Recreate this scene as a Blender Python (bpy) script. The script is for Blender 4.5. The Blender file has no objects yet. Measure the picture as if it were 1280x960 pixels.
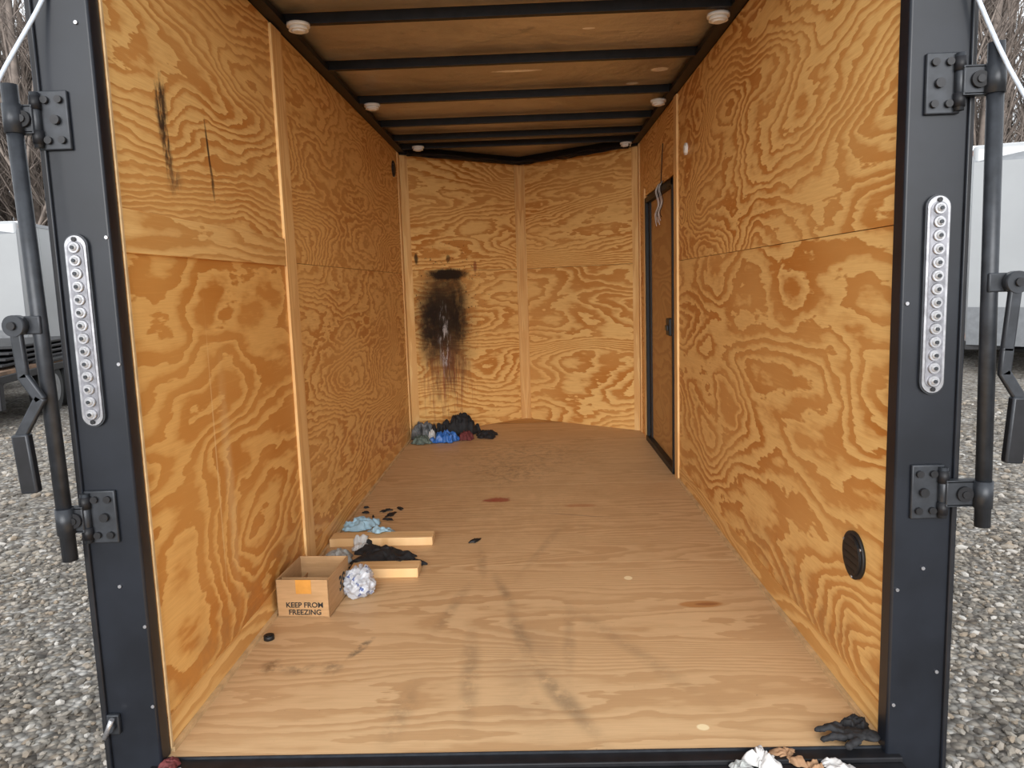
import bpy, bmesh, math, random, time
from mathutils import Vector, Matrix, noise, Euler
random.seed(7)
T0=time.time()
SC=bpy.context.scene
COL=SC.collection
W,H,L,N=1.745,2.108,3.94,4.624
GZ=-0.5

# ------------------------------------------------------------ node helpers
class NB:
    def __init__(s,name):
        s.m=bpy.data.materials.new(name); s.m.use_nodes=True
        s.nt=s.m.node_tree; s.nt.nodes.clear()
        s.out=s.nt.nodes.new('ShaderNodeOutputMaterial')
        s.b=s.nt.nodes.new('ShaderNodeBsdfPrincipled'); s.nt.links.new(s.b.outputs[0],s.out.inputs[0])
    def n(s,t,**k):
        nd=s.nt.nodes.new(t)
        for a,v in k.items(): setattr(nd,a,v)
        return nd
    def set(s,sock,v):
        if isinstance(v,bpy.types.NodeSocket): s.nt.links.new(v,sock)
        else: sock.default_value=v
    def math(s,op,a,b=0.0,c=0.0,clamp=False):
        nd=s.n('ShaderNodeMath',operation=op); nd.use_clamp=clamp
        s.set(nd.inputs[0],a); s.set(nd.inputs[1],b); s.set(nd.inputs[2],c); return nd.outputs[0]
    def vmath(s,op,a,b=(0,0,0)):
        nd=s.n('ShaderNodeVectorMath',operation=op); s.set(nd.inputs[0],a); s.set(nd.inputs[1],b)
        return nd.outputs['Value'] if op=='LENGTH' else nd.outputs[0]
    def noise(s,vec,scale=5,detail=2,rough=.5,dist=0,color=False):
        nd=s.n('ShaderNodeTexNoise'); s.set(nd.inputs['Vector'],vec)
        nd.inputs['Scale'].default_value=scale; nd.inputs['Detail'].default_value=detail
        nd.inputs['Roughness'].default_value=rough; nd.inputs['Distortion'].default_value=dist
        return nd.outputs['Color' if color else 'Fac']
    def voro(s,vec,scale,feature='F1',out='Distance'):
        nd=s.n('ShaderNodeTexVoronoi',feature=feature); s.set(nd.inputs['Vector'],vec); nd.inputs['Scale'].default_value=scale
        return nd.outputs[out]
    def mr(s,v,a,b,c=0.,d=1.,smooth=True):
        nd=s.n('ShaderNodeMapRange'); nd.interpolation_type='SMOOTHSTEP' if smooth else 'LINEAR'
        s.set(nd.inputs[0],v)
        for i,x in enumerate((a,b,c,d)): nd.inputs[i+1].default_value=x
        return nd.outputs[0]
    def ramp(s,f,stops):
        nd=s.n('ShaderNodeValToRGB'); s.set(nd.inputs[0],f); e=nd.color_ramp.elements
        while len(e)<len(stops): e.new(.5)
        for el,(p,c) in zip(e,stops):
            el.position=p; el.color=(c[0],c[1],c[2],1) if hasattr(c,'__len__') else (c,c,c,1)
        return nd.outputs[0]
    def mix(s,f,a,b,mode='MIX'):
        nd=s.n('ShaderNodeMix',data_type='RGBA',blend_type=mode)
        s.set(nd.inputs[0],f)
        for i,v in ((6,a),(7,b)):
            if isinstance(v,(tuple,list)): v=(v[0],v[1],v[2],1)
            s.set(nd.inputs[i],v)
        return nd.outputs[2]
    def bump(s,h,strength=.3,dist=.01):
        nd=s.n('ShaderNodeBump'); s.set(nd.inputs['Height'],h); nd.inputs['Strength'].default_value=strength
        nd.inputs['Distance'].default_value=dist; s.nt.links.new(nd.outputs[0],s.b.inputs['Normal'])
    def P(s,**k):
        for a,v in k.items():
            nm={'col':'Base Color','rough':'Roughness','metal':'Metallic','trans':'Transmission Weight','spec':'Specular IOR Level','coat':'Coat Weight','alpha':'Alpha','sheen':'Sheen Weight'}[a]
            if isinstance(v,(tuple,list)): v=(v[0],v[1],v[2],1)
            s.set(s.b.inputs[nm],v)
        return s.m
    def uv(s): return s.n('ShaderNodeTexCoord').outputs['UV']
    def obj(s): return s.n('ShaderNodeTexCoord').outputs['Object']

def blob(nb,uv,cx,cy,rx,ry,soft=.5,wob=.25,rot=0,wscale=12):
    d=nb.vmath('SUBTRACT',uv,(cx,cy,0))
    mp=nb.n('ShaderNodeMapping'); mp.vector_type='POINT'
    nb.set(mp.inputs[0],d); mp.inputs['Rotation'].default_value=(0,0,-rot)
    d=nb.vmath('MULTIPLY',mp.outputs[0],(1/rx,1/ry,0))
    l=nb.vmath('LENGTH',d)
    nz=nb.noise(uv,wscale,4,.65)
    l=nb.math('ADD',l,nb.math('MULTIPLY',nb.math('SUBTRACT',nz,.5),wob*4))
    return nb.mr(l,1.0,1.0-soft,0,1)

def simple(name,col,rough=.5,metal=0,var=.15,scale=8,bump=0,**k):
    nb=NB(name); o=nb.obj(); f=nb.noise(o,scale,4,.6)
    c=nb.mix(nb.mr(f,.3,.7),tuple(x*(1-var) for x in col),tuple(min(1,x*(1+var)) for x in col))
    if bump: nb.bump(f,bump,.01)
    return nb.P(col=c,rough=rough,metal=metal,**k)

LIGHT=(0.87,0.565,0.215); DARK=(0.50,0.182,0.030)
def ply(name,K=26,su=.8,sv=2.6,seed=0,tilt=.35,light=LIGHT,dark=DARK,contrast=1.,knots=.16,kscale=1.6,marks=None,rough=.5,vert=False,jg=.036,wide=.46,fibc=(0.58,0.27,0.065),vary=True):
    nb=NB(name); uv=nb.uv()
    uvo=nb.vmath('ADD',uv,(seed*3.17,seed*7.31,seed*1.7))
    if vert:
        mp=nb.n('ShaderNodeMapping'); nb.set(mp.inputs[0],uvo); mp.inputs['Rotation'].default_value=(0,0,math.pi/2); uvo=mp.outputs[0]
    sep=nb.n('ShaderNodeSeparateXYZ'); nb.set(sep.inputs[0],uvo)
    wv=nb.noise(nb.vmath('MULTIPLY',uvo,(3.2,8,1)),1,3,.6)
    vec=nb.vmath('MULTIPLY',uvo,(su,sv,1))
    h=nb.noise(vec,1,1.6,.45,.25)
    h=nb.math('ADD',h,nb.math('MULTIPLY',wv,.10))
    if knots:
        wc=nb.noise(nb.vmath('MULTIPLY',uvo,(3,6,1)),1,2,.5,color=True)
        kv=nb.vmath('ADD',nb.vmath('MULTIPLY',uvo,(.75,1.35,1)),nb.vmath('MULTIPLY',wc,(.25,.25,0)))
        vd=nb.voro(kv,kscale)
        h=nb.math('ADD',h,nb.math('MULTIPLY',nb.mr(vd,.42,0,0,1),knots))
    h=nb.math('ADD',h,nb.math('MULTIPLY',sep.outputs[1],tilt))
    jag=nb.noise(nb.vmath('MULTIPLY',uvo,(10,48,1)),1,3,.55)
    h=nb.math('ADD',h,nb.math('MULTIPLY',jag,jg))
    fr=nb.math('FRACT',nb.math('MULTIPLY',h,K))
    big=nb.noise(nb.vmath('MULTIPLY',uvo,(1.1,1.9,1)),1.3,2,.5)
    if vary:
        gm=nb.noise(nb.vmath('MULTIPLY',uvo,(1.5,3.2,1)),1.2,3,.55)
        fr=nb.math('POWER',fr,nb.mr(gm,.3,.7,.5,1.8))
    w=wide
    band=nb.ramp(fr,[(0,.0),(w*.5,.06),(w,.45),(w+.14,.95),(.93,1.0),(1.0,0.0)])
    amp=nb.mr(big,.25,.75,.62*contrast,1.0*contrast)
    fac=nb.math('MULTIPLY',band,amp,clamp=True)
    c=nb.mix(fac,light,dark)
    fib=nb.noise(nb.vmath('MULTIPLY',uvo,(9,330,1)),1,2,.6)
    c=nb.mix(nb.mr(fib,.35,.7,0,.26),c,fibc)
    ld=nb.noise(nb.vmath('MULTIPLY',uvo,(5,120,1)),1,2,.6)
    c=nb.mix(nb.mr(ld,.55,.75,0,.16),c,light)
    c=nb.mix(nb.mr(big,.2,.8,.18,0),c,tuple(x*.45+y*.55 for x,y in zip(light,dark)))
    if marks:
        for mk in marks:
            f=blob(nb,uv,*mk['e'],**mk.get('k',{}))
            f=nb.math('MULTIPLY',f,mk.get('a',1.))
            if mk.get('n'):
                st=nb.noise(nb.vmath('MULTIPLY',uv,mk['n']),1,4,.7)
                lo,hi=mk.get('nr',(.35,.62))
                f=nb.math('MULTIPLY',f,nb.mr(st,lo,hi))
            c=nb.mix(f,c,mk['c'])
    nb.bump(nb.math('ADD',fib,nb.math('MULTIPLY',fr,.4)),.12,.002)
    return nb.P(col=c,rough=rough,spec=.3)

# ------------------------------------------------------------ mesh helpers
class MB:
    def __init__(s): s.bm=bmesh.new(); s.uv=s.bm.loops.layers.uv.new('UVMap'); s.mats=[]
    def mi(s,m):
        if m not in s.mats: s.mats.append(m)
        return s.mats.index(m)
    def poly(s,pts,m,uvs=None,smooth=False):
        vs=[s.bm.verts.new(p) for p in pts]; f=s.bm.faces.new(vs); f.material_index=s.mi(m); f.smooth=smooth
        for i,l in enumerate(f.loops): l[s.uv].uv=uvs[i] if uvs else (pts[i][0],pts[i][1])
        return f
    def box(s,lo,hi,m,M=None,ax=(0,2),bev=0,off=(0,0)):
        M=M or Matrix()
        x0,y0,z0=lo;x1,y1,z1=hi
        P=[Vector(p) for p in [(x0,y0,z0),(x1,y0,z0),(x1,y1,z0),(x0,y1,z0),(x0,y0,z1),(x1,y0,z1),(x1,y1,z1),(x0,y1,z1)]]
        vs=[s.bm.verts.new(M@p) for p in P]
        fs=[];mi=s.mi(m)
        for idx in [(0,3,2,1),(4,5,6,7),(0,1,5,4),(1,2,6,5),(2,3,7,6),(3,0,4,7)]:
            f=s.bm.faces.new([vs[i] for i in idx]); f.material_index=mi; fs.append(f)
            for i,l in zip(idx,f.loops): l[s.uv].uv=(P[i][ax[0]]+off[0],P[i][ax[1]]+off[1])
        if bev:
            es=list({e for f in fs for e in f.edges})
            r=bmesh.ops.bevel(s.bm,geom=es,offset=bev,segments=2,affect='EDGES',profile=.5)
            for f in r['faces']: f.smooth=True
        return vs
    def cyl(s,c,r,depth,axis,m,seg=20,r2=None,smooth=True):
        q=Vector(axis).normalized().to_track_quat('Z','Y').to_matrix().to_4x4()
        M=Matrix.Translation(Vector(c))@q
        ret=bmesh.ops.create_cone(s.bm,cap_ends=True,segments=seg,radius1=r,radius2=r if r2 is None else r2,depth=depth,matrix=M)
        fs={f for v in ret['verts'] for f in v.link_faces}
        for f in fs: f.material_index=s.mi(m); f.smooth=smooth and len(f.verts)==4
    def seg(s,a,b,r,m,seg=12,r2=None):
        a=Vector(a);b=Vector(b); s.cyl((a+b)/2,r,(b-a).length,b-a,m,seg,r2)
    def sph(s,c,r,m,sc=(1,1,1),sub=2,M=None):
        T=Matrix.Translation(Vector(c))@(M or Matrix())@Matrix.Diagonal((sc[0],sc[1],sc[2],1))
        ret=bmesh.ops.create_icosphere(s.bm,subdivisions=sub,radius=r,matrix=T)
        for f in {f for v in ret['verts'] for f in v.link_faces}: f.material_index=s.mi(m); f.smooth=True
    def obj(s,name,parent=None,loc=None):
        bmesh.ops.recalc_face_normals(s.bm,faces=s.bm.faces)
        me=bpy.data.meshes.new(name); s.bm.to_mesh(me); s.bm.free()
        for m in s.mats: me.materials.append(m)
        o=bpy.data.objects.new(name,me); COL.objects.link(o)
        if parent: o.parent=parent
        if loc: o.location=loc
        return o
def empty(name,loc=(0,0,0)):
    o=bpy.data.objects.new(name,None); o.location=loc; COL.objects.link(o); return o
class RM:
    """raw mesh accumulator (fast)"""
    def __init__(s): s.v=[]; s.f=[]
    def cone(s,p,q,r1,r2,n=4):
        d=(q-p).normalized(); a=d.orthogonal(); b=d.cross(a); k=len(s.v)
        for c,r in ((p,r1),(q,r2)):
            for i in range(n):
                t=2*math.pi*i/n; s.v.append(c+(a*math.cos(t)+b*math.sin(t))*r)
        for i in range(n):
            j=(i+1)%n; s.f.append((k+i,k+j,k+n+j,k+n+i))
    def mesh(s,name,mat):
        me=bpy.data.meshes.new(name); me.from_pydata([tuple(v) for v in s.v],[],s.f); me.materials.append(mat)
        me.polygons.foreach_set('use_smooth',[True]*len(me.polygons)); return me
def tube(name,pts,r,mat,parent=None):
    P=[Vector(p) for p in pts]; S=[]
    for i in range(len(P)-1):
        p0=P[max(i-1,0)];p1=P[i];p2=P[i+1];p3=P[min(i+2,len(P)-1)]
        for k in range(6):
            t=k/6; S.append(.5*((2*p1)+(p2-p0)*t+(2*p0-5*p1+4*p2-p3)*t*t+(3*p1-p0-3*p2+p3)*t**3))
    S.append(P[-1]); n=8; v=[];f=[]
    for i,c in enumerate(S):
        d=(S[min(i+1,len(S)-1)]-S[max(i-1,0)]).normalized(); u=Vector((.3,.2,.93)) if abs(d.z)<.8 else Vector((1,.1,0))
        a=d.cross(u).normalized(); b=d.cross(a)
        for k in range(n): t=2*math.pi*k/n; v.append(tuple(c+(a*math.cos(t)+b*math.sin(t))*r))
        if i:
            o=(i-1)*n
            for k in range(n): j=(k+1)%n; f.append((o+k,o+j,o+n+j,o+n+k))
    f.append(tuple(range(n))); f.append(tuple(range(len(v)-n,len(v))))
    me=bpy.data.meshes.new(name); me.from_pydata(v,[],f); me.materials.append(mat)
    for p in me.polygons: p.use_smooth=True
    o=bpy.data.objects.new(name,me); COL.objects.link(o)
    if parent: o.parent=parent
    return o

# ------------------------------------------------------------ materials
BLK=simple('black_paint',(0.009,0.011,0.016),.34,0,.25,5,spec=.35)
BLKM=simple('black_steel',(0.009,0.009,0.011),.5,.0,.3,20,spec=.3)
GUN=simple('grey_steel',(0.025,0.028,0.034),.42,.3,.25,30)
BOLT=simple('bolt_steel',(0.016,0.016,0.018),.4,.4,.2,30)
CHROME=simple('lamp_reflector',(0.36,0.36,0.38),.3,.7,.2,60)
WHITEP=simple('white_plastic',(0.80,0.80,0.78),.35,0,.04,10)
RUBBER=simple('black_rubber',(0.010,0.010,0.011),.55,0,.2,20)
lens=NB('lamp_lens'); lens.P(col=(.75,.75,.77),rough=.1,trans=.6); LENS=lens.m

SC_=(.03,.02,.018)
grime=[dict(e=(.6,.12,.9,.16),k=dict(soft=.9,wob=.2),c=(.25,.13,.06),a=.35,n=(9,9,1)),
       dict(e=(.6,.9,1.2,.9),k=dict(soft=.5,wob=.2),c=(.22,.10,.04),a=.8,n=(60,40,1),nr=(.70,.76))]
P_LN_LO=ply('ply_a',K=18,su=1.0,sv=1.9,seed=1,tilt=.12,knots=.10,kscale=1.5,light=(0.84,0.50,0.165),dark=(0.52,0.19,0.027),wide=.36,
  marks=grime+[dict(e=(.42,.62,.006,.55),k=dict(soft=.8,wob=.1),c=(.88,.66,.34),a=.5),dict(e=(.5,.55,.05,.5),k=dict(soft=.9,wob=.2),c=(.88,.66,.34),a=.3)])
P_LN_UP=ply('ply_b',K=28,su=.55,sv=2.4,seed=2,tilt=.42,knots=.08,
  marks=[dict(e=(.262,1.60,.040,.10),k=dict(soft=.6,wob=.22,rot=-.1,wscale=30),c=SC_,a=.92,n=(50,14,1),nr=(.3,.55)),
         dict(e=(.275,1.50,.032,.12),k=dict(soft=.7,wob=.25,rot=.1,wscale=22),c=SC_,a=.88,n=(50,14,1),nr=(.35,.58)),
         dict(e=(.30,1.42,.06,.05),k=dict(soft=.8,wob=.2),c=(.1,.06,.04),a=.7,n=(50,20,1)),
         dict(e=(.535,1.54,.010,.09),k=dict(soft=.6,wob=.2,rot=.12),c=SC_,a=.9),
         dict(e=(.55,1.45,.014,.08),k=dict(soft=.8,wob=.2,rot=.1),c=SC_,a=.8,n=(50,15,1))])
P_LF_LO=ply('ply_c',K=36,su=.55,sv=2.0,seed=3,tilt=.25,knots=.11,kscale=1.1,contrast=.95)
P_LF_UP=ply('ply_d',K=36,su=.55,sv=2.2,seed=4,tilt=.3,knots=.10,kscale=1.2,contrast=.9)
P_R_LO=ply('ply_e',K=21,su=.65,sv=1.9,seed=5,tilt=.2,knots=.11,kscale=1.3,wide=.42,marks=grime)
P_R_UP=ply('ply_f',K=28,su=.8,sv=2.0,seed=6,tilt=.18,knots=.16,kscale=1.4,contrast=1.05)
P_R_FAR=ply('ply_g',K=34,su=.9,sv=2.0,seed=8,tilt=.2,knots=.1)
K_=(.012,.009,.008)
stain=[
  dict(e=(.34,.86,.38,.64),k=dict(soft=.8,wob=.14,wscale=8),c=(.10,.055,.028),a=.75),
  dict(e=(.32,.90,.27,.48),k=dict(soft=.75,wob=.18,wscale=10),c=K_,a=.90),
  dict(e=(.22,.84,.18,.38),k=dict(soft=.8,wob=.18,wscale=14),c=K_,a=.9,n=(16,8,1),nr=(.3,.55)),
  dict(e=(.46,.92,.12,.42),k=dict(soft=.8,wob=.2,wscale=14),c=K_,a=.9,n=(16,5,1),nr=(.3,.55)),
  dict(e=(.34,.48,.28,.32),k=dict(soft=.7,wob=.2,wscale=9),c=(.11,.035,.02),a=.8,n=(26,3,1),nr=(.38,.62)),
  dict(e=(.34,.32,.34,.34),k=dict(soft=.7,wob=.2,wscale=9),c=(.28,.06,.03),a=.65,n=(40,2,1),nr=(.5,.62)),
  dict(e=(.33,.70,.07,.36),k=dict(soft=.8,wob=.2,wscale=25),c=(.52,.50,.50),a=.8,n=(50,8,1),nr=(.48,.64)),
  dict(e=(.385,1.222,.22,.060),k=dict(soft=.5,wob=.18,wscale=16),c=K_,a=.97),
  dict(e=(.11,1.34,.018,.05),k=dict(soft=.5,wob=.2),c=K_,a=.85),
  dict(e=(.39,1.34,.025,.035),k=dict(soft=.5,wob=.3),c=K_,a=.7),
  dict(e=(.64,1.28,.022,.06),k=dict(soft=.6,wob=.25),c=(.22,.04,.02),a=.7),
  dict(e=(.36,1.0,.50,.62),k=dict(soft=.5,wob=.2),c=(.04,.02,.015),a=.9,n=(45,40,1),nr=(.60,.64))]
P_NL_LO=ply('ply_h',K=26,su=.6,sv=2.6,seed=9,tilt=.45,knots=.06,marks=stain)
P_NL_UP=ply('ply_i',K=26,su=.7,sv=2.4,seed=10,tilt=.35,knots=.10,marks=[m for m in stain if m['e'][1]>.99])
P_NR_LO=ply('ply_j',K=22,su=.7,sv=2.2,seed=11,tilt=.25,knots=.05)
P_NR_UP=ply('ply_k',K=30,su=.4,sv=2.6,seed=12,tilt=.6,knots=.02)
P_TRIM=ply('pine_trim',K=8,su=.5,sv=9,seed=13,tilt=.5,knots=0,contrast=.6,light=(.84,.56,.25),dark=(.6,.28,.08),vert=True,jg=.01)
P_TRIMH=ply('pine_trim_h',K=14,su=.6,sv=6,seed=14,tilt=.5,knots=.05,contrast=.8,light=(.86,.56,.22),dark=(.50,.20,.035))
P_EDGE=simple('pale_wood_edge',(.58,.40,.21),.6,0,.2,15)
P_LUM=ply('lumber',K=10,su=.5,sv=6,seed=16,tilt=.8,knots=0,contrast=.6,light=(.80,.56,.30),dark=(.55,.32,.13),jg=.01)

# floor
G_=(.10,.08,.055)
def st(x,y,l,w,r,a,c=G_,n=(14,14,1)): return dict(e=(x,y,w,l),k=dict(soft=.85,wob=.22,rot=r,wscale=7),c=c,a=a,n=n,nr=(.3,.6))
fm=[dict(e=(1.49,.80,.085,.032),k=dict(soft=.25,wob=.10),c=(.42,.19,.06),a=.8),
 dict(e=(1.51,.80,.05,.014),k=dict(soft=.4,wob=.10),c=(.24,.09,.035),a=.65),
 dict(e=(1.27,1.05,.018,.022),k=dict(soft=.3,wob=.06),c=(.88,.74,.46),a=.9),
 dict(e=(1.33,.065,.018,.016),k=dict(soft=.3,wob=.06),c=(.88,.74,.46),a=.9),
 dict(e=(.73,2.16,.09,.05),k=dict(soft=.4,wob=.35,wscale=18),c=(.28,.015,.018),a=.88),
 dict(e=(1.15,2.02,.11,.035),k=dict(soft=.6,wob=.25),c=(.40,.15,.06),a=.65),
 dict(e=(1.12,1.86,.22,.012),k=dict(soft=.8,wob=.2,rot=-.3),c=(.2,.12,.08),a=.6),
 dict(e=(.78,2.75,.34,.46),k=dict(soft=.9,wob=.2),c=(.08,.06,.04),a=.42,n=(30,22,1),nr=(.45,.6)),
 dict(e=(.85,3.2,.75,.7),k=dict(soft=.9,wob=.2),c=(.12,.08,.05),a=.35,n=(24,18,1),nr=(.45,.62)),
 dict(e=(.36,.52,.020,.10),k=dict(soft=.7,wob=.3,rot=-.35),c=G_,a=.8,n=(20,20,1)),
 dict(e=(.30,.40,.05,.06),k=dict(soft=.9,wob=.3),c=G_,a=.6,n=(20,20,1)),
 dict(e=(.11,.42,.045,.07),k=dict(soft=.9,wob=.3),c=(.16,.09,.04),a=.75,n=(20,20,1)),
 dict(e=(.20,.40,.08,.05),k=dict(soft=.9,wob=.3),c=G_,a=.5,n=(20,20,1)),
 st(.98,.22,.34,.045,.40,.5), st(.86,.62,.26,.04,.22,.45), st(.80,.95,.24,.035,.25,.4), st(.70,1.25,.25,.03,.1,.3),
 st(.72,.35,.42,.045,.06,.36), st(.62,.80,.3,.035,-.2,.3), st(.55,.15,.22,.05,-.1,.32), st(1.2,.5,.5,.05,.5,.22), st(.95,1.4,.5,.03,-.3,.25),
 st(1.02,.55,.35,.03,-.05,.25), st(.9,.35,.5,.16,.1,.25,(.2,.14,.09),(5,5,1)),
 dict(e=(.87,2.2,1.1,1.5),k=dict(soft=.9,wob=.2),c=(.36,.22,.11),a=.34,n=(7,4,1)),
 dict(e=(.87,1.5,1.3,2.8),k=dict(soft=.3,wob=.1),c=(.16,.10,.06),a=.6,n=(50,36,1),nr=(.68,.75)),
]
P_FLOOR=ply('floor_plywood',K=20,su=.40,sv=3.0,seed=21,tilt=.9,knots=.03,contrast=.62,light=(.67,.455,.25),dark=(.41,.225,.098),marks=fm,rough=.5,jg=.035,fibc=(.42,.255,.125))

# ceiling film
nb=NB('ceiling_foil'); o=nb.obj()
f=nb.noise(o,1.6,4,.6,.5); f2=nb.noise(o,9,4,.6)
c=nb.mix(nb.mr(f,.3,.7),(.34,.285,.21),(.55,.475,.37))
c=nb.mix(nb.mr(f2,.62,.72,0,.5),c,(.15,.12,.08))
tm=blob(nb,o,.90,2.13,.13,.022,soft=.3,wob=.25,wscale=20)
for e in [(1.45,3.65,.20,.10),(.2,3.2,.05,.05),(1.5,2.45,.04,.03),(1.2,1.55,.03,.012),(.55,4.05,.2,.03),(1.2,4.0,.2,.03),(1.60,2.2,.05,.04)]:
    tm=nb.math('MAXIMUM',tm,blob(nb,o,*e,soft=.3,wob=.30,wscale=14))
c=nb.mix(tm,c,(1,1,1))
nb.bump(nb.math('ADD',f,nb.math('MULTIPLY',f2,.25)),.6,.05)
nb.P(col=c,rough=.36,metal=.3); CEILM=nb.m

# ------------------------------------------------------------ trailer shell
ML=Matrix(((0,1,0,0),(1,0,0,0),(0,0,1,0),(0,0,0,1)))
MR=Matrix(((0,-1,0,W),(1,0,0,0),(0,0,1,0),(0,0,0,1)))
dn=Vector((W/2,N-L,0)); NLEN=dn.length; dn.normalize()
nl=Vector((dn.y,-dn.x,0))
MNL=Matrix(((dn.x,nl.x,0,0),(dn.y,nl.y,0,L),(0,0,1,0),(0,0,0,1)))
MNR=Matrix(((-dn.x,-nl.x,0,W),(dn.y,nl.y,0,L),(0,0,1,0),(0,0,0,1)))
Z1=1.222; T=-.012; g=.002
SKIN=simple('trailer_skin',(0.02,0.022,0.026),.3,.2,.1,4)
a=MB()
a.box((0,T,0),(1.18,0,Z1),P_LN_LO,ML); a.box((0,T,Z1+g),(1.18,.001,H),P_LN_UP,ML)
a.box((1.18,T,0),(L,0,Z1+.01),P_LF_LO,ML); a.box((1.18,T,Z1+.01+g),(L,0,H),P_LF_UP,ML)
a.box((0,-.05,-.06),(L,T-.001,H+.12),SKIN,ML)
a.obj('wall_left')
a=MB()
a.box((0,T,0),(2.50,0,Z1),P_R_LO,MR); a.box((0,T,Z1+g),(2.50,.001,H),P_R_UP,MR)
DY0,DY1,DZ=2.60,3.60,1.65
a.box((2.50,T,DZ+.05),(L,0,H),P_R_FAR,MR); a.box((DY1+.03,T,0),(L,0,DZ+.05),P_R_FAR,MR)
a.box((2.50,T,0),(DY0-.03,0,DZ+.05),P_R_FAR,MR)
a.box((0,-.06,-.06),(L,T-.04,H+.12),SKIN,MR)
a.obj('wall_right')
a=MB()
a.box((0,T,0),(NLEN,0,Z1+.03),P_NL_LO,MNL); a.box((0,T,Z1+.03+g),(NLEN,0,H),P_NL_UP,MNL); a.box((-.03,-.05,-.06),(NLEN+.03,T-.001,H+.12),SKIN,MNL)
a.obj('wall_front_left')
a=MB()
a.box((0,T,0),(NLEN,0,Z1+.03),P_NR_LO,MNR); a.box((0,T,Z1+.03+g),(NLEN,0,H),P_NR_UP,MNR); a.box((-.03,-.05,-.06),(NLEN+.03,T-.001,H+.12),SKIN,MNR)
a.obj('wall_front_right')
tn=[0]
def trim(M,lo,hi,m,ax=(0,2)):
    tn[0]+=1; b=MB(); b.box(lo,hi,m,M,bev=.0015,ax=ax); b.obj('trim_%d'%tn[0])
trim(ML,(1.165,.0,0.0),(1.285,.011,H-.01),P_TRIM)
trim(ML,(1.285,.0,0.0),(1.30,.004,H-.01),P_EDGE)
trim(ML,(0.01,.001,Z1-.002),(1.163,.009,Z1+.098),P_TRIMH)
trim(ML,(L-.075,.0,0),(L-.005,.008,H-.01),P_TRIM)
trim(MNL,(.005,.0,0),(.07,.009,H-.01),P_TRIM)
trim(MNL,(NLEN-.055,.0,0),(NLEN-.006,.010,H-.01),P_TRIM)
trim(MNR,(NLEN-.055,.0,0),(NLEN-.006,.010,H-.01),P_TRIM)
trim(MNR,(.005,.0,0),(.055,.009,H-.01),P_TRIM)
trim(MR,(L-.06,.0,0),(L-.005,.008,H-.01),P_TRIM)
trim(MR,(2.47,.0,0.0),(2.555,.012,H-.01),P_TRIM)
trim(MR,(DY1+.035,.0,0.0),(DY1+.10,.010,DZ+.1),P_TRIM)
for nm,M,ln in (('baseboard_left',ML,L-.08),('baseboard_right',MR,2.46)):
    b=MB(); b.box((0.0,0.0,.0),(ln,.016,.012),P_EDGE,M); b.box((0.0,0.0,.0125),(ln,.004,.085),P_TRIMH,M); b.obj(nm)
b=MB(); b.poly([(W/2-.30,N-.245,.002),(W/2+.30,N-.245,.002),(W/2+.006,N-.008,.002),(W/2-.006,N-.008,.002)],ply('nose_board',K=14,seed=31,light=(.55,.32,.12),dark=(.32,.15,.05))); b.obj('trim_nose_board')
b=MB()
for y0,y1 in ((-.024,1.219),(1.221,2.439),(2.441,3.659)):
    b.box((0,y0,-.02),(W,y1,0),P_FLOOR,ax=(0,1))
b.poly([(0,3.661,0),(W,3.661,0),(W,L,0),(W/2,N,0),(0,L,0)],P_FLOOR)
b.box((-.03,-.02,-.10),(W+.03,N-.6,-.021),BLKM)
b.obj('floor')
b=MB(); zc=H+.045
b.poly([(0,0,zc),(0,L,zc),(W/2,N,zc),(W,L,zc),(W,0,zc)],CEILM)
b.box((-.05,0,zc+.02),(W+.05,L,zc+.05),SKIN)
b.obj('ceiling')
b=MB()
for y in (.05,.64,1.235,1.835,2.47,3.07,3.52,3.84):
    b.box((0,y-.014,H-.002),(W,y+.014,H+.003),BLKM); b.box((0,y-.004,H+.003),(W,y+.004,H+.04),BLKM)
for M in (ML,MR):
    b.box((0,0,H-.004),(L,.050,H+.002),BLKM,M); b.box((0,-.01,H-.004),(L,.006,zc-.001),BLKM,M); b.box((0,.044,H+.002),(L,.050,H+.02),BLKM,M)
for M in (MNL,MNR):
    b.box((0,-.01,H-.02),(NLEN,.035,H+.01),BLKM,M); b.box((0,-.01,H),(NLEN,.012,zc-.001),BLKM,M)
b.obj('ceiling_frame')
wr=empty('ceiling_wiring')
for i in range(5):
    pts=[]
    for k in range(12):
        t=k/11; x=.08+t*(W-.16); yb=L+(N-L)*(1-abs(x-W/2)/(W/2))-.10-.02*i
        pts.append((x,yb+random.uniform(-.03,.03),H-.012-random.uniform(0,.03)))
    tube('cable_%d'%i,pts,.004+.002*(i%2),BLKM,wr)

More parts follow.
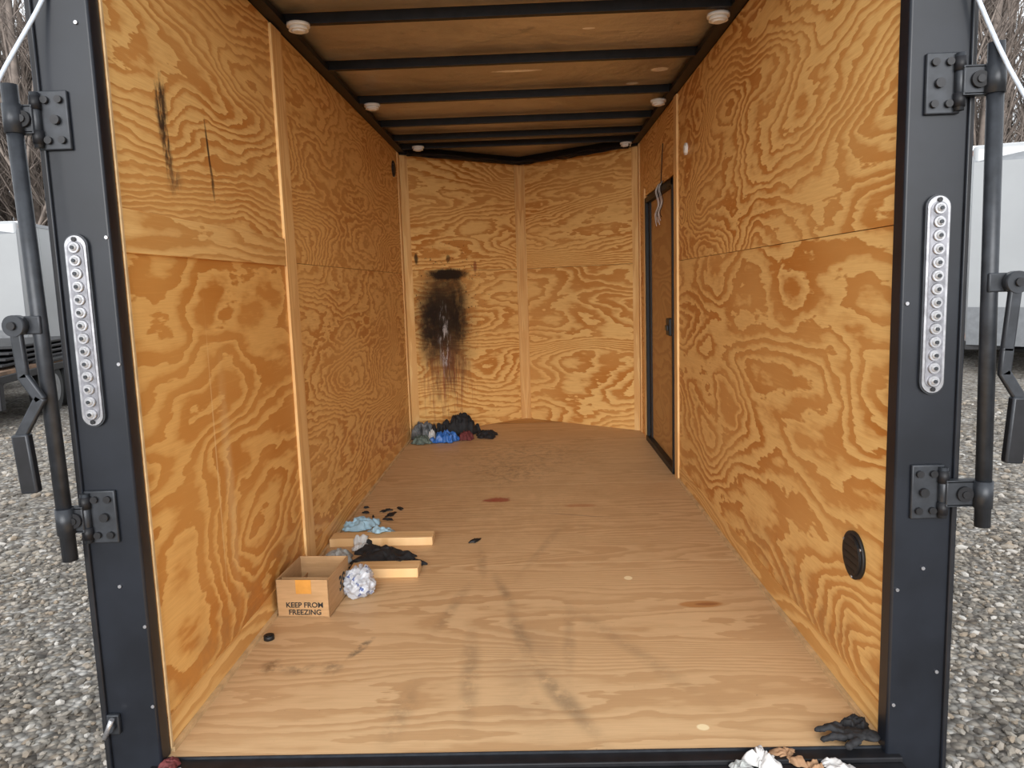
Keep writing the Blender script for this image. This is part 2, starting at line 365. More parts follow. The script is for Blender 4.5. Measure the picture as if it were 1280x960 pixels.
# ------------------------------------------------------------ crumpled things
def rag(name,cx,cy,sx,sy,h,mat,seed=0,rot=0,base=None,res=40,irr=.35,z0=.003,fold=6,parent=None):
    rings=res//2; segs=res*2
    cr,srn=math.cos(rot),math.sin(rot)
    def P(r,th):
        ed=1+irr*(noise.noise((math.cos(th)*1.3,math.sin(th)*1.3,seed*2.3))*1.6+.5*noise.noise((math.cos(th)*4,math.sin(th)*4,seed+5)))
        x=r*math.cos(th)*sx*ed; y=r*math.sin(th)*sy*ed
        q=Vector((x/max(sx,sy)*fold*.5,y/max(sx,sy)*fold*.5,seed*1.7))
        x+=.22*sx*noise.noise(q*1.3+Vector((9,2,0))); y+=.22*sy*noise.noise(q*1.3+Vector((1,7,0)))
        f=1-abs(noise.noise(q))*2.0; f2=1-abs(noise.noise(q*2.3+Vector((3,3,3))))*2
        z=h*max(0,(.60*f+.22*f2+.22))*(1-r**4)*.8 + .15*h*max(0,noise.noise(q*.8))
        X=cx+x*cr-y*srn; Y=cy+x*srn+y*cr
        bz=base(X,Y) if base else 0
        return (X,Y,z0+bz+max(z,0))
    v=[P(0.001,0)]; f=[]
    for i in range(1,rings+1):
        o0=1+(i-2)*segs; o1=1+(i-1)*segs
        for j in range(segs): v.append(P(i/rings,2*math.pi*j/segs))
        for j in range(segs):
            k=(j+1)%segs
            f.append((o0+j,o1+j,o1+k,o0+k) if i>1 else (0,o1+j,o1+k))
    me=bpy.data.meshes.new(name); me.from_pydata(v,[],f); me.materials.append(mat)
    for p in me.polygons: p.use_smooth=True
    o=bpy.data.objects.new(name,me); COL.objects.link(o)
    s=o.modifiers.new('thick','SOLIDIFY'); s.thickness=.0015; s.offset=1
    if parent: o.parent=parent
    return o
C_BLACK=simple('black_cloth',(.014,.014,.016),.8,0,.3,60,bump=.2)
C_BLUE=simple('blue_nitrile',(.03,.13,.42),.45,0,.2,20)
C_PALE=simple('pale_blue_paper',(.34,.53,.66),.8,0,.12,30,bump=.2)
C_WHITE=simple('white_paper',(.55,.54,.53),.8,0,.15,20,bump=.2)
C_GREY=simple('grey_cloth',(.36,.37,.36),.8,0,.25,25,bump=.2)
C_GREEN=simple('green_grey_cloth',(.10,.13,.11),.8,0,.4,25,bump=.2)
C_DGREY=simple('dark_grey_cloth',(.13,.14,.15),.7,0,.6,18,bump=.2)
C_RED=simple('dark_red_cloth',(.13,.025,.025),.8,0,.3,25)
C_BRN=simple('brown_paper',(.30,.17,.09),.8,0,.25,25)

PL=[(.015,1.47,.47,1.56),(.19,1.10,.46,1.19)]
def base(X,Y):
    z=0
    for x0,y0,x1,y1 in PL:
        d=min(X-x0+.01,x1-X+.01,Y-y0+.01,y1-Y+.01)
        z=max(z,max(0,min(1,d/.012))*.0385)
    return z
for i,(x0,y0,x1,y1) in enumerate(PL):
    b=MB(); b.box((-(x1-x0)/2,-(y1-y0)/2,0),((x1-x0)/2,(y1-y0)/2,.038),P_LUM,ax=(0,1),bev=.003,off=(i*.7,0))
    b.box(((x1-x0)/2-.001,-(y1-y0)/2+.003,.003),((x1-x0)/2+.0008,(y1-y0)/2-.003,.035),P_EDGE)
    o=b.obj('wood_plank',loc=((x0+x1)/2,(y0+y1)/2,.0005)); o.rotation_euler[2]=-.01
rag('pale_blue_wipe',.10,1.76,.085,.07,.05,C_PALE,1,.2,fold=4)
rag('pale_blue_wipe',.215,1.60,.06,.085,.045,C_PALE,4,.4,base,fold=4)
rag('grey_wipe',.10,1.30,.06,.08,.055,C_GREY,6,.1,base,fold=4)
rag('white_wipe',.165,1.445,.04,.05,.03,C_WHITE,16,.1,base,fold=4)
rag('black_rag',.28,1.32,.14,.12,.045,C_BLACK,3,-.5,base,irr=.8,fold=4.5)
rag('black_rag',.42,1.25,.06,.02,.02,C_BLACK,13,-.4,base,irr=.6,fold=3)
for i,(x,y,s) in enumerate([(.07,1.97,.018),(.17,2.0,.03),(.20,1.93,.035),(.23,2.03,.02),(.205,1.85,.022),(.05,2.06,.012),(.65,1.50,.03),(.12,1.9,.01)]):
    rag('rubber_scrap',x,y,s,s*.5,.012,RUBBER,20+i,i*.7,None,16,.6)
rag('dark_grey_cloth',.10,3.87,.08,.09,.16,C_DGREY,31,0.2,fold=5)
rag('green_grey_cloth',.12,3.69,.07,.06,.07,C_GREEN,32,0,fold=5)
rag('black_cloth_pile',.36,3.98,.15,.085,.19,C_BLACK,33,.45,fold=6,irr=.25)
rag('blue_glove_pile',.28,3.71,.09,.06,.10,C_BLUE,34,.1,fold=6)
rag('red_cloth',.43,3.78,.05,.05,.08,C_RED,35,.1,fold=4)
rag('black_cloth_pile',.58,3.88,.08,.10,.05,C_BLACK,36,.1,fold=5)
rag('white_wipe',.17,3.81,.035,.03,.09,C_WHITE,37,.1,fold=4)
rag('black_cloth_pile',.22,3.86,.06,.05,.14,C_BLACK,38,.1,fold=5)
def crumple_ball(name,loc,r,mat,seed,flat=.75,amp=.22):
    b=bmesh.new(); bmesh.ops.create_icosphere(b,subdivisions=5,radius=1)
    for v in b.verts:
        p=v.co.copy(); q=p*1.5+Vector((seed,0,0))
        d=1+amp*(.5-2.2*abs(noise.noise(q)))+amp*.5*(.5-2.2*abs(noise.noise(q*2.1+Vector((2,5,1)))))+amp*.15*(.5-2.4*abs(noise.noise(q*4.7)))
        p*=d*r; p.z*=flat; p.z=max(p.z,-r*flat*.8); v.co=p
    mz=min(v.co.z for v in b.verts)
    for v in b.verts: v.co.z-=mz
    for f in b.faces: f.smooth=True
    me=bpy.data.meshes.new(name); b.to_mesh(me); b.free(); me.materials.append(mat)
    o=bpy.data.objects.new(name,me); o.location=loc; COL.objects.link(o)
    s=o.modifiers.new('film','SOLIDIFY'); s.thickness=.0008; s.offset=-1
    return o
nb=NB('plastic_film'); o_=nb.obj(); f=nb.noise(o_,24,3,.6)
c=nb.mix(nb.mr(f,.60,.64),(.86,.89,.95),(.16,.24,.55)); nb.bump(nb.noise(o_,50,3,.7),.5,.006)
nb.P(col=c,rough=.12,trans=.55,alpha=.82); BAG=nb.m
bag=crumple_ball('plastic_bag',(.264,.95,.001),.057,BAG,4,.95,.30)
b=MB()
for k in range(7):
    an=k*.9; b.seg((0.01,0,.080),(.01+.028*math.cos(an),.028*math.sin(an),.102),.003,BAG,6,.010)
b.obj('bag_knot',bag)
inner=MB(); inner.sph((0,0,.035),.026,C_GREY,(1.1,.9,.9)); inner.sph((.012,-.01,.03),.018,C_WHITE,(1,1,.8)); inner.obj('bag_contents',bag)
b=MB(); b.cyl((0,0,.007),.017,.014,(0,0,1),RUBBER,24); b.cyl((0,0,.015),.012,.003,(0,0,1),BLKM,24); b.obj('black_cap',loc=(.045,.60,.0))

# cardboard box
nb=NB('cardboard'); o_=nb.obj()
f=nb.noise(nb.vmath('MULTIPLY',o_,(6,6,60)),1,3,.6); f2=nb.noise(o_,7,3,.6)
c=nb.mix(nb.mr(f,.3,.7),(.40,.235,.105),(.49,.295,.14)); c=nb.mix(nb.mr(f2,.55,.75,0,.4),c,(.31,.17,.08))
CARD=nb.P(col=c,rough=.8)
CARDT=simple('box_tape',(.60,.28,.06),.3,0,.1,20)
INK=simple('black_ink',(.015,.013,.012),.6)
box=empty('cardboard_box',(.020,.765,.001)); box.rotation_euler=(0,0,-.06)
bw,bd,bh,t=.185,.235,.135,.004
b=MB()
b.box((0,0,0),(bw,bd,t),CARD); b.box((0,0,0),(bw,t,bh),CARD,bev=.001); b.box((0,bd-t,0),(bw,bd,bh),CARD,bev=.001)
b.box((0,0,0),(t,bd,bh),CARD,bev=.001); b.box((bw-t,0,0),(bw,bd,bh),CARD,bev=.001)
b.obj('carton',box)
b=MB()
b.box((.006,.006,bh*.35),(bw-.006,.009,bh*.97),CARD,Matrix.Translation((0,.012,0))@Matrix.Rotation(-.18,4,'X'))
b.box((.006,.006,t),(.009,bd-.006,bh*.55),CARD,Matrix.Translation((.01,0,0))@Matrix.Rotation(.15,4,'Y'))
b.obj('flaps',box)
b=MB(); b.box((.070,-.0008,.085),(.125,0,bh),CARDT); b.obj('tape',box)
def text(body,size,M,parent,mat,name):
    cu=bpy.data.curves.new(name,'FONT'); cu.body=body; cu.size=size; cu.align_x='CENTER'; cu.extrude=.0003; cu.offset=size*.022
    tmp=bpy.data.objects.new('t',cu); COL.objects.link(tmp); bpy.context.view_layer.update()
    me=bpy.data.meshes.new_from_object(tmp.evaluated_get(bpy.context.evaluated_depsgraph_get())); bpy.data.objects.remove(tmp)
    me.materials.clear(); me.materials.append(mat); me.transform(M); o=bpy.data.objects.new(name,me); COL.objects.link(o); o.parent=parent
text('KEEP FROM\nFREEZING',.026,Matrix.Translation((.098,-.0008,.036))@Matrix.Rotation(math.pi/2,4,'X'),box,INK,'lettering')
text('3S',.075,Matrix.Translation((bw+.0008,.15,.045))@Matrix.Rotation(math.pi/2,4,'Z')@Matrix.Rotation(math.pi/2,4,'X'),box,INK,'side_lettering')

def glove(name,loc,rot,mat,s=1):
    b=MB()
    b.sph((0,0,.014),.04,mat,(1.05,.85,.34)); b.sph((-.045,0,.016),.035,mat,(.9,.8,.42))
    tips=[(.085,.038,.010,.012),(.10,.012,.022,.011),(.09,-.012,.012,.011),(.07,-.036,.010,.010)]
    for i,(x,y,z,r) in enumerate(tips):
        mid=(x*.62,y*.85,z+.012); st_=(.022,y*.6,.014)
        b.seg(st_,mid,r,mat,10); b.sph(mid,r,mat); b.seg(mid,(x,y,z),r,mat,10,r*.8); b.sph((x,y,z),r*.85,mat)
    b.seg((-.01,.03,.014),(.02,.06,.012),.012,mat,10); b.sph((.02,.06,.012),.0115,mat)
    o=b.obj(name,loc=loc); o.rotation_euler=(0,0,rot); o.scale=(s,s,s)
    m=o.modifiers.new('r','REMESH'); m.mode='VOXEL'; m.voxel_size=.003; m.use_smooth_shade=True
    tx=bpy.data.textures.new('cr','CLOUDS'); tx.noise_scale=.018
    d=o.modifiers.new('d','DISPLACE'); d.texture=tx; d.strength=.008; d.mid_level=.6
    return o
glove('black_glove',(1.675,.0,.004),2.9,C_BLACK,.82)
rag('black_rag',1.700,.05,.035,.03,.03,C_BLACK,41,.3,fold=4)
b=MB(); b.box((-.02,-.065,-.06),(W+.02,-.025,-.004),BLKM,bev=.003); b.box((-.02,-.14,-.075),(W+.02,-.066,-.014),BLKM,bev=.004)
b.box((.0,-.0275,-.012),(W,-.024,.002),GUN); b.obj('rear_sill')
rag('white_paper_scrap',1.435,-.07,.033,.04,.045,C_WHITE,51,.3,z0=-.012,irr=.7,fold=2.6)
rag('brown_paper_scrap',1.505,-.05,.04,.03,.025,C_BRN,52,.1,z0=-.012,irr=.7,fold=2.6)
rag('white_paper_scrap',1.61,-.085,.04,.02,.02,C_WHITE,53,-.4,z0=-.012,fold=2.6)
rag('grey_paper_scrap',1.385,-.085,.025,.02,.02,C_GREY,54,-.4,z0=-.012,fold=2.6)
rag('brown_paper_scrap',1.555,-.085,.02,.02,.02,C_BRN,55,.4,z0=-.012,fold=2.6)
rag('red_paper_scrap',.03,-.055,.02,.03,.02,C_RED,56,.4,z0=-.003,fold=3)
rag('white_paper_scrap',.06,-.08,.013,.016,.02,C_WHITE,57,.4,z0=-.012,fold=3)

# ------------------------------------------------------------ rear frame posts
fr=empty('rear_door_frame')
b=MB()
b.box((-.124,-.05,GZ+.15),(.008,-.001,2.45),BLK,bev=.006)
b.box((-.124,-.058,GZ+.15),(-.110,-.045,2.45),BLKM,bev=.003)
b.obj('left_post',fr)
b=MB()
b.box((1.731,-.05,GZ+.15),(1.868,-.001,2.45),BLK,bev=.006)
b.box((1.856,-.058,GZ+.15),(1.868,-.045,2.45),BLKM,bev=.003)
b.obj('right_post',fr)
b=MB(); b.box((-.118,-.05,2.28),(1.872,-.001,2.45),BLK,bev=.006); b.box((.012,-.04,H+.03),(1.728,-.001,2.28),BLK); b.obj('header',fr)
b=MB()
for (x,z) in [(.0,1.25),(.0,.97),(.0,.35),(.0,.15),(1.744,1.05),(1.744,.40),(1.744,.12),(-.02,1.7),(-.05,.45),(1.80,.45),(1.84,.2)]:
    b.cyl((x,-.052,z),.004,.004,(0,1,0),CHROME,10)
b.obj('screws',fr)
b=MB(); b.box((.0085,-.004,.01),(.012,.004,H),P_EDGE); b.obj('edge_strip',fr)
LIN=simple('lamp_inner',(.20,.20,.22),.3,.5,.3,50)
def tail_light(x,zc):
    e=empty('tail_light',(x,-.051,zc))
    def caps(w,l,y0,y1,m,name):
        b=MB(); r=w/2; pts=[]
        for k in range(13): an=math.pi*k/12; pts.append((r*math.cos(an),l/2-r+r*math.sin(an)))
        for k in range(13): an=math.pi+math.pi*k/12; pts.append((r*math.cos(an),-l/2+r+r*math.sin(an)))
        f=b.poly([(p[0],y0,p[1]) for p in pts],m); r_=bmesh.ops.extrude_face_region(b.bm,geom=[f])
        for v in r_['geom']:
            if isinstance(v,bmesh.types.BMVert): v.co.y=y1
        b.obj(name,e)
    caps(.054,.43,0,-.008,GUN,'gasket'); caps(.047,.422,0,-.011,CHROME,'bezel'); caps(.036,.40,0,-.0125,LIN,'inner')
    b=MB(); n=14
    for k in range(n):
        z=-.185+k*.37/(n-1); b.cyl((0,-.014,z),.0135,.008,(0,-1,0),CHROME,20,.0115); b.sph((0,-.017,z),.0085,LENS,(1,.7,1)); b.cyl((0,-.0235,z),.0042,.003,(0,-1,0),GUN,10)
    b.obj('leds',e)
    b=MB()
    for z in (.203,-.203): b.cyl((0,-.013,z),.005,.005,(0,-1,0),BOLT,12)
    b.obj('screws',e)
tail_light(-.066,1.045); tail_light(1.80,1.065)

def lock_bar(side,tx,tz,bx,bz,handle,plates):
    e=empty('door_lock_bar')
    b=MB(); b.seg((tx,-.085,tz),(bx,-.085,bz),.0165,GUN,18)
    b.obj('bar',e)
    for i,(pxx,pz) in enumerate(plates):
        xb=tx+(bx-tx)*(tz-pz)/(tz-bz)
        b=MB()
        b.box((pxx-.036,-.060,pz-.062),(pxx+.036,-.0505,pz+.062),GUN,bev=.003)
        ox=pxx+side*.030
        b.cyl((ox,-.066,pz),.0095,.115,(0,0,1),GUN,16)
        for zz in (-.036,0.036): b.cyl((ox,-.066,pz+zz),.0115,.028,(0,0,1),BLKM,16)
        lo=min(ox,xb); hi=max(ox,xb)
        b.box((lo,-.080,pz-.030),(hi,-.072,pz+.030),GUN,bev=.003)
        b.box((lo,-.080,pz+.024),(hi,-.060,pz+.030),GUN,bev=.001); b.box((lo,-.080,pz-.030),(hi,-.060,pz-.024),GUN,bev=.001)
        mx=(lo+hi)/2
        b.cyl((mx,-.084,pz),.017,.008,(0,1,0),BLKM,20); b.cyl((mx,-.089,pz),.008,.006,(0,1,0),BOLT,12)
        b.cyl((xb,-.085,pz),.0195,.060,(0,0,1),GUN,20)
        for dx in (.020,-.010):
            for dz in (-.042,.042): b.cyl((pxx-side*dx,-.064,pz+dz),.008,.008,(0,1,0),BOLT,12)
        b.cyl((pxx-side*.010,-.065,pz),.010,.010,(0,1,0),BOLT,12)
        b.obj('bracket_%d'%i,e)
    hp=[]
    for off,z in handle:
        xb=tx+(bx-tx)*(tz-z)/(tz-bz); hp.append(Vector((xb+off,-.115,z)))
    b=MB()
    for p,q in zip(hp[:-2],hp[1:-1]):
        d=q-p; ang=math.atan2(d.x,-d.z); M=Matrix.Translation((p+q)/2)@Matrix.Rotation(-ang,4,'Y')
        b.box((-.0125,-.008,-d.length/2-.006),(.0125,.006,d.length/2+.006),GUN,M,bev=.004)
    p,q=hp[-2],hp[-1]
    d=(q-p); ang=math.atan2(d.x,-d.z)
    M=Matrix.Translation((p+q)/2)@Matrix.Rotation(-ang,4,'Y')
    b.box((-.019,-.012,-d.length/2-.004),(.019,.010,d.length/2+.004),BLKM,M,bev=.005)
    b.cyl((hp[0].x,-.115,hp[0].z),.023,.022,(0,1,0),GUN,24); b.cyl((hp[0].x,-.129,hp[0].z),.009,.008,(0,1,0),BOLT,12)
    xb=tx+(bx-tx)*(tz-handle[0][1])/(tz-bz)
    b.box((min(xb,hp[0].x)-.012,-.104,hp[0].z-.02),(max(xb,hp[0].x)+.012,-.092,hp[0].z+.02),GUN,bev=.003)
    b.obj('handle',e)
lock_bar(-1,-.157,1.570,-.138,.528,[(-.034,1.065),(-.030,.955),(.0,.905),(-.052,.825),(-.046,.70)],[(-.088,1.50),(-.072,.62)])
lock_bar(1,1.890,1.575,1.908,.557,[(.036,1.09),(.022,.95),(.018,.90),(.052,.845),(.040,.71)],[(1.80,1.505),(1.80,.63)])
b=MB(); b.box((-.110,-.062,.085),(-.080,-.0505,.135),GUN,bev=.003); b.seg((-.110,-.075,.085),(-.085,-.08,.135),.006,CHROME,12); b.cyl((-.095,-.07,.11),.010,.02,(0,1,0),GUN,12); b.obj('hold_back_latch')
ROPE=simple('white_rope',(.48,.54,.62),.6,0,.1,60)
tube('ramp_cable',[(-.06,-.056,1.82),(-.08,-.062,1.745),(-.140,-.16,1.54),(-.22,-.4,1.10),(-.27,-1.0,.5),(-.25,-2.0,-.40)],.0045,ROPE)
tube('ramp_cable',[(1.80,-.056,1.80),(1.83,-.062,1.735),(1.911,-.14,1.466),(1.99,-.35,1.15),(2.05,-1.0,.5),(2.0,-2.0,-.40)],.0045,ROPE)
rm=empty('ramp_door',(0,-.15,-.09)); ang=math.atan2(.36,1.95); rm.rotation_euler=(ang,0,0)
b=MB(); b.box((-.02,-1.95,-.03),(W+.02,0,0),ply('ramp_ply',K=14,seed=41,contrast=.5),ax=(0,1)); b.obj('ramp_panel',rm)
b=MB(); b.box((-.06,-1.95,-.04),(-.02,0,.01),BLK); b.box((W+.02,-1.95,-.04),(W+.06,0,.01),BLK); b.box((-.06,-2.0,-.04),(W+.06,-1.95,.01),BLK); b.obj('ramp_frame',rm)

# ------------------------------------------------------------ side door
d=empty('door_1')
DP=ply('door_panel',K=16,seed=44,contrast=.6,light=(.50,.29,.11),dark=(.30,.13,.035))
b=MB()
b.box((DY0,-.045,.0),(DY0+.035,.012,DZ+.03),BLKM,MR,bev=.002); b.box((DY1-.035,-.045,0),(DY1,.012,DZ+.03),BLKM,MR,bev=.002)
b.box((DY0,-.045,DZ-.005),(DY1,.012,DZ+.03),BLKM,MR,bev=.002); b.box((DY0,-.045,0),(DY1,.016,.035),BLKM,MR,bev=.002)
b.obj('door_casing',d)
b=MB(); b.box((DY0+.036,-.03,.036),(DY1-.036,-.018,DZ-.006),DP,MR)
b.box((DY0+.036,-.018,.036),(DY0+.066,-.008,DZ-.006),BLKM,MR); b.box((DY1-.10,-.018,.036),(DY1-.036,-.008,DZ-.006),BLKM,MR)
b.obj('door_leaf',d)
b=MB(); b.box((DY0+.07,-.02,.80),(DY0+.17,.02,.90),RUBBER,MR,bev=.006); b.box((DY0+.09,.02,.83),(DY0+.15,.03,.86),GUN,MR,bev=.003); b.obj('latch',d)
ww=empty('loose_wire')
WW=simple('wire_sleeve',(.55,.52,.5),.5)
for i in range(6):
    y=2.84+i*.035
    tube('strand_%d'%i,[(W-.016,y,1.70),(W-.03,y+.02,1.66),(W-.022,y-.02,1.58),(W-.035,y+.015,1.52),(W-.03,y-.01,1.49-.02*(i%3))],.0022,WW if i%3 else BLKM,ww)
tube('hanging_lead',[(W-.008,2.90,1.92),(W-.012,2.91,1.82),(W-.02,2.90,1.69)],.003,BLKM,ww)

def vent(name,M,u,z,r):
    b=MB(); nrm=(M.to_3x3()@Vector((0,1,0)))
    b.cyl(M@Vector((u,.004,z)),r,.008,nrm,RUBBER,40); b.cyl(M@Vector((u,.009,z)),r*.86,.004,nrm,BLKM,40); b.cyl(M@Vector((u,.0105,z)),r*.80,.003,nrm,RUBBER,40)
    for k in range(5):
        zz=(k-2)*r*.3; hw=math.sqrt(max(0,(r*.72)**2-zz**2)); b.box((u-hw,.010,z+zz-.003),(u+hw,.0125,z+zz+.003),BLKM,M)
    for k in range(3):
        an=k*2.094+.5; b.cyl(M@Vector((u+r*.92*math.cos(an),.009,z+r*.92*math.sin(an))),.004,.003,nrm,CHROME,8)
    b.obj(name)
vent('wall_vent',MR,.175,.400,.062)
vent('wall_vent',ML,3.70,1.955,.055)
b=MB(); b.cyl(MR@Vector((2.25,.006,1.775)),.03,.012,(1,0,0),WHITEP,28); b.cyl(MR@Vector((2.25,.013,1.775)),.02,.006,(1,0,0),WHITEP,24); b.obj('wall_cap')
def dome(x,y):
    b=MB(); b.cyl((0,0,-.006),.042,.012,(0,0,1),WHITEP,32); b.cyl((0,0,-.018),.032,.014,(0,0,-1),WHITEP,32,.036)
    b.cyl((0,0,-.028),.028,.006,(0,0,-1),WHITEP,32,.020)
    b.obj('dome_light',loc=(x,y,H-.005))
for x,y in ((.10,1.21),(W-.08,1.29),(.115,2.47),(W-.08,2.62),(.18,3.72),(W-.10,3.86)): dome(x,y)

# ------------------------------------------------------------ outside
nb=NB('gravel'); o_=nb.obj()
vc=nb.voro(o_,30,'F1','Color'); vd=nb.voro(o_,30,'F1','Distance'); vb=nb.voro(o_,13,'F1','Color')
sp=nb.n('ShaderNodeSeparateColor'); nb.set(sp.inputs[0],vc); sp2=nb.n('ShaderNodeSeparateColor'); nb.set(sp2.inputs[0],vb)
f=nb.math('ADD',nb.math('MULTIPLY',sp.outputs[0],.6),nb.math('MULTIPLY',sp2.outputs[0],.4))
c=nb.ramp(f,[(0,(.080,.070,.060)),(.35,(.19,.172,.148)),(.65,(.31,.29,.26)),(1,(.52,.50,.47))])
c=nb.mix(nb.mr(sp.outputs[1],.7,.9,0,.35),c,(.33,.25,.17))
c=nb.mix(nb.mr(nb.noise(o_,.9,4,.6,.6),.45,.75,0,.5),c,(.16,.125,.09))
c=nb.mix(nb.mr(vd,.35,.8,0,.6),c,(.06,.05,.045))
nb.bump(nb.math('SUBTRACT',1.0,vd),1.0,.03)
GR=nb.P(col=c,rough=.9,spec=.2)
b=MB(); b.poly([(-80,-30,0),(80,-30,0),(80,90,0),(-80,90,0)],GR); b.obj('ground',loc=(0,0,GZ))
ico=bmesh.new(); bmesh.ops.create_icosphere(ico,subdivisions=1,radius=1); ico.verts.ensure_lookup_table()
IV=[v.co.copy() for v in ico.verts]; IF=[tuple(v.index for v in f.verts) for f in ico.faces]; ico.free()
nb=NB('stones'); gi=nb.n('ShaderNodeNewGeometry').outputs['Random Per Island']
c=nb.ramp(gi,[(0,(.09,.08,.07)),(.35,(.19,.17,.145)),(.6,(.28,.255,.22)),(.8,(.25,.20,.15)),(1,(.46,.44,.41))])
nb.P(col=c,rough=.85,spec=.2); STM=nb.m
r_=RM()
def stones(n,x0,x1,y0,y1,s0,s1):
    for _ in range(n):
        x=random.uniform(x0,x1); y=random.uniform(y0,y1); s=random.uniform(s0,s1); a_=random.uniform(0,6.28); k=len(r_.v)
        sx,sy,sz=s*random.uniform(.8,1.5),s*random.uniform(.6,1),s*random.uniform(.4,.8); ca,sa=math.cos(a_),math.sin(a_)
        for v in IV:
            j=1+random.uniform(-.18,.18); X,Y=v.x*sx*j,v.y*sy*j
            r_.v.append(Vector((x+X*ca-Y*sa,y+X*sa+Y*ca,GZ+v.z*sz*j+sz*.3)))
        for f in IF: r_.f.append(tuple(q+k for q in f))
stones(5200,-2.6,-.15,-.3,3.2,.006,.020); stones(5200,1.95,4.0,-.3,3.2,.006,.020)
stones(2500,-6.5,-2.0,2.5,8,.012,.032); stones(2500,3.0,8,2.5,8,.012,.032)
me=bpy.data.meshes.new('gravel_stones'); me.from_pydata([tuple(v) for v in r_.v],[],r_.f); me.materials.append(STM)
COL.objects.link(bpy.data.objects.new('gravel_stones',me))

TW=simple('trailer_white',(.34,.35,.36),.3,0,.05,.6); ALU=simple('aluminium_trim',(.26,.27,.285),.35,.6,.1,10)
AMB=simple('amber_lens',(.8,.25,.03),.3); REDL=simple('red_lens',(.5,.02,.02),.3)
TIRE=simple('tire',(.02,.02,.02),.8); WOODO=simple('old_deck_wood',(.16,.09,.05),.8,0,.4,5)
def wheel(b,x,y,r=.36,w=.22,ax=(1,0,0)):
    b.cyl((x,y,r),r,w,ax,TIRE,32); A=Vector(ax)
    for s in (-1,1):
        c=Vector((x,y,r))+A*s*(w/2+.003); b.cyl(c,r*.58,.02,ax,ALU,24); b.cyl(c+A*s*.012,r*.16,.03,ax,CHROME,12)
def enclosed(x,y,rot,ln=5.,w=2.2,h=2.5):
    e=empty('enclosed_trailer',(x,y,GZ)); e.rotation_euler=(0,0,rot)
    z0=.45
    b=MB(); b.box((-w/2,0,z0),(w/2,ln,z0+h),TW,bev=.06)
    nn=.7
    for s in (-1,1):
        b.poly([(s*w/2,-0.0,z0),(0,-nn,z0),(0,-nn,z0+h-.35),(s*w/2,0,z0+h-.25)],TW)
        b.poly([(s*w/2,0,z0+h-.25),(0,-nn,z0+h-.35),(0,.15,z0+h),(s*w/2,.15,z0+h)],ALU)
    b.obj('body',e)
    b=MB(); b.box((-w/2-.01,-.0,z0-.08),(w/2+.01,ln,z0+.05),BLKM); b.box((-w/2-.012,.1,z0+h-.06),(w/2+.012,ln,z0+h+.01),ALU)
    for s in (-1,1): b.poly([(s*w/2*1.005,-.01,z0),(0,-nn-.012,z0),(0,-nn-.012,z0+.6),(s*w/2*1.005,-.01,z0+.6)],ALU)
    for k in range(1,int(ln/.5)):
        for s in (-1,1): b.box((s*w/2-.006,k*.5-.012,z0+.05),(s*w/2+.006,k*.5+.012,z0+h-.06),TW)
    b.obj('trim',e)
    b=MB()
    for s in (-1,1):
        for yy in (ln*.48,ln*.48+.8): wheel(b,s*(w/2-.02),yy)
        b.box((s*(w/2+.02)-.14,ln*.48-.5,.62),(s*(w/2+.02)+.14,ln*.48+1.3,.76),ALU,bev=.05)
    b.obj('wheels',e)
    b=MB()
    for s in (-1,1):
        for z in (z0+.12,z0+h-.1): b.box((s*w/2-.02,.15,z-.03),(s*w/2+.02,.27,z+.03),AMB)
    b.seg((-.5,-.2,z0-.05),(0,-1.5,z0-.05),.05,BLKM); b.seg((.5,-.2,z0-.05),(0,-1.5,z0-.05),.05,BLKM); b.seg((0,-1.4,0),(0,-1.4,.8),.035,BLKM)
    b.box((.35*w-.01,ln-.01,z0+.2),(.35*w+.0,ln+.01,z0+h-.2),ALU)
    b.obj('tongue_and_lamps',e)
enclosed(-10.9,14.0,.15,6,2.3,2.85)
enclosed(-14.5,14.5,.1,6,2.3,2.4)
enclosed(9.0,10.2,-.35,6,2.3,3.1)
enclosed(10.4,18.5,-.2,6,2.3,2.9)
enclosed(14.2,14.5,-.3,6,2.3,2.6)
e=empty('flatbed_trailer',(-6.6,7.0,GZ)); e.rotation_euler=(0,0,.25)
b=MB(); b.box((-1.1,0,.62),(1.1,5,.72),BLKM,bev=.01); b.box((-1.1,-.02,.30),(1.1,.10,.66),BLKM,bev=.01); b.box((-.5,0,.5),(-.4,6.2,.62),BLKM); b.box((.4,0,.5),(.5,6.2,.62),BLKM)
for k in range(10): b.box((-1.08+k*.217,.0,.72),(-1.08+k*.217+.20,5,.765),WOODO)
b.box((-1.1,-.035,.70),(1.1,-.021,.79),WOODO)
b.obj('deck',e)
b=MB()
for s in (-1,1):
    for yy in (1.9,2.75): wheel(b,s*.95,yy,.36)
    b.box((s*.95-.16,1.4,.74),(s*.95+.16,3.3,.80),BLKM,bev=.02)
b.obj('wheels',e)
b=MB(); b.box((.55,-.035,.38),(.86,-.022,.54),simple('licence_plate',(.30,.40,.46),.4)); b.box((.92,-.04,.45),(1.04,-.02,.55),REDL); b.box((-1.04,-.04,.45),(-.92,-.02,.55),REDL); b.obj('plate_and_lamps',e)
b=MB()
for k in range(4): b.box((-1.0,.4+k*.12,.80+k*.07),(1.0,3.4,.84+k*.07),BLKM,bev=.01)
b.obj('stacked_ramps',e)
e=empty('flatbed_trailer',(-10.3,10.3,GZ))
b=MB(); b.box((-1.5,0,.55),(1.5,3,.75),BLKM,bev=.01); b.box((-1.5,0,.75),(1.5,3,.80),WOODO)
for s in (-1,1): wheel(b,s*1.3,1.5,.36)
b.obj('deck',e)

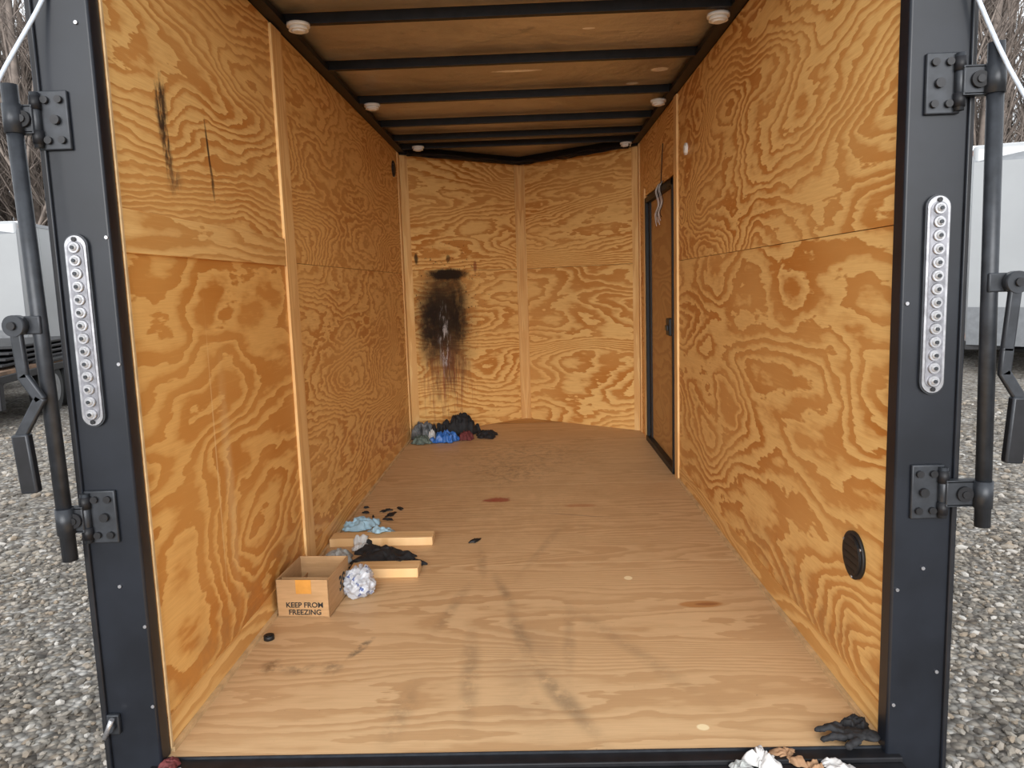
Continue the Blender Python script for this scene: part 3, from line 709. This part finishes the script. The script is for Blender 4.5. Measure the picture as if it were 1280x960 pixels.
BARK=simple('bark',(.16,.13,.112),.9,0,.3,3)
def mk_tree(i):
    r=RM()
    def br(p,d,ln,rad,lv):
        q=p+d*ln; r.cone(p,q,rad,rad*.5,5 if lv==0 else 3)
        if lv>=3: return
        for k in range({0:15,1:6,2:5}[lv]):
            t=random.uniform(.2,1)
            nd=(d*random.uniform(.5,1.1)+Vector((random.uniform(-1,1),random.uniform(-1,1),random.uniform(-.1,.8)))*.8).normalized()
            br(p+d*ln*t,nd,ln*random.uniform(.24,.42)*(1.1-.4*t if lv==0 else 1.2),rad*(.42-.16*t),lv+1)
    br(Vector((0,0,0)),Vector((random.uniform(-.07,.07),random.uniform(-.07,.07),1)).normalized(),random.uniform(9,14),random.uniform(.10,.17),0)
    return r.mesh('tree_shape_%d'%i,BARK)
TM=[mk_tree(i) for i in range(6)]
wood=empty('bare_woodland',(0,24,GZ))
for k in range(210):
    s=-1 if k%2 else 1
    y=random.uniform(26,44); x=s*(y*random.uniform(.42,1.0))
    o=bpy.data.objects.new('tree_%d'%k,random.choice(TM)); COL.objects.link(o); o.parent=wood; o.location=(x,y-24,0)
    o.rotation_euler=(0,0,random.uniform(0,6.28)); sc=random.uniform(.8,1.2); o.scale=(sc,sc,sc)
b=MB(); BR=simple('brush_bank',(.15,.115,.09),.95,0,.5,1.5,bump=1.)
for i in range(60):
    x0=-75+i*2.5; x1=x0+2.5
    h0=4.2+1.8*noise.noise((x0*.15,0,0)); h1=4.2+1.8*noise.noise((x1*.15,0,0))
    b.poly([(x0,46,GZ),(x1,46,GZ),(x1,52,GZ+h1),(x0,52,GZ+h0)],BR); b.poly([(x0,52,GZ+h0),(x1,52,GZ+h1),(x1,60,GZ+h1*1.1),(x0,60,GZ+h0*1.1)],BR)
b.obj('brush_bank')

# ------------------------------------------------------------ light (overcast sky, bright side behind the camera)
w=bpy.data.worlds.new('overcast'); SC.world=w; w.use_nodes=True; bg=w.node_tree.nodes['Background']
bg.inputs[0].default_value=(.92,.96,1,1); bg.inputs[1].default_value=1.55
sl=bpy.data.lights.new('sun','SUN'); sl.energy=5.3; sl.angle=math.radians(50); sl.color=(1,.985,.96)
so=bpy.data.objects.new('sun',sl); COL.objects.link(so)
dv=Vector((.03,1,-.15)); so.rotation_euler=dv.to_track_quat('-Z','Y').to_euler()
SC.view_settings.view_transform='Standard'

# ------------------------------------------------------------ camera
cd=bpy.data.cameras.new('camera'); cd.sensor_width=36; cd.lens=947.09/1280*36; cd.clip_start=.05; cd.clip_end=300
co=bpy.data.objects.new('camera',cd); COL.objects.link(co)
R=Matrix.Rotation(.0261,4,'Z')@Matrix.Rotation(math.pi/2-.1283,4,'X')@Matrix.Rotation(-.0326,4,'Z')
co.matrix_world=Matrix.Translation((.9243,-1.7241,1.1151))@R
SC.camera=co
print('SCRIPT SECONDS',time.time()-T0)
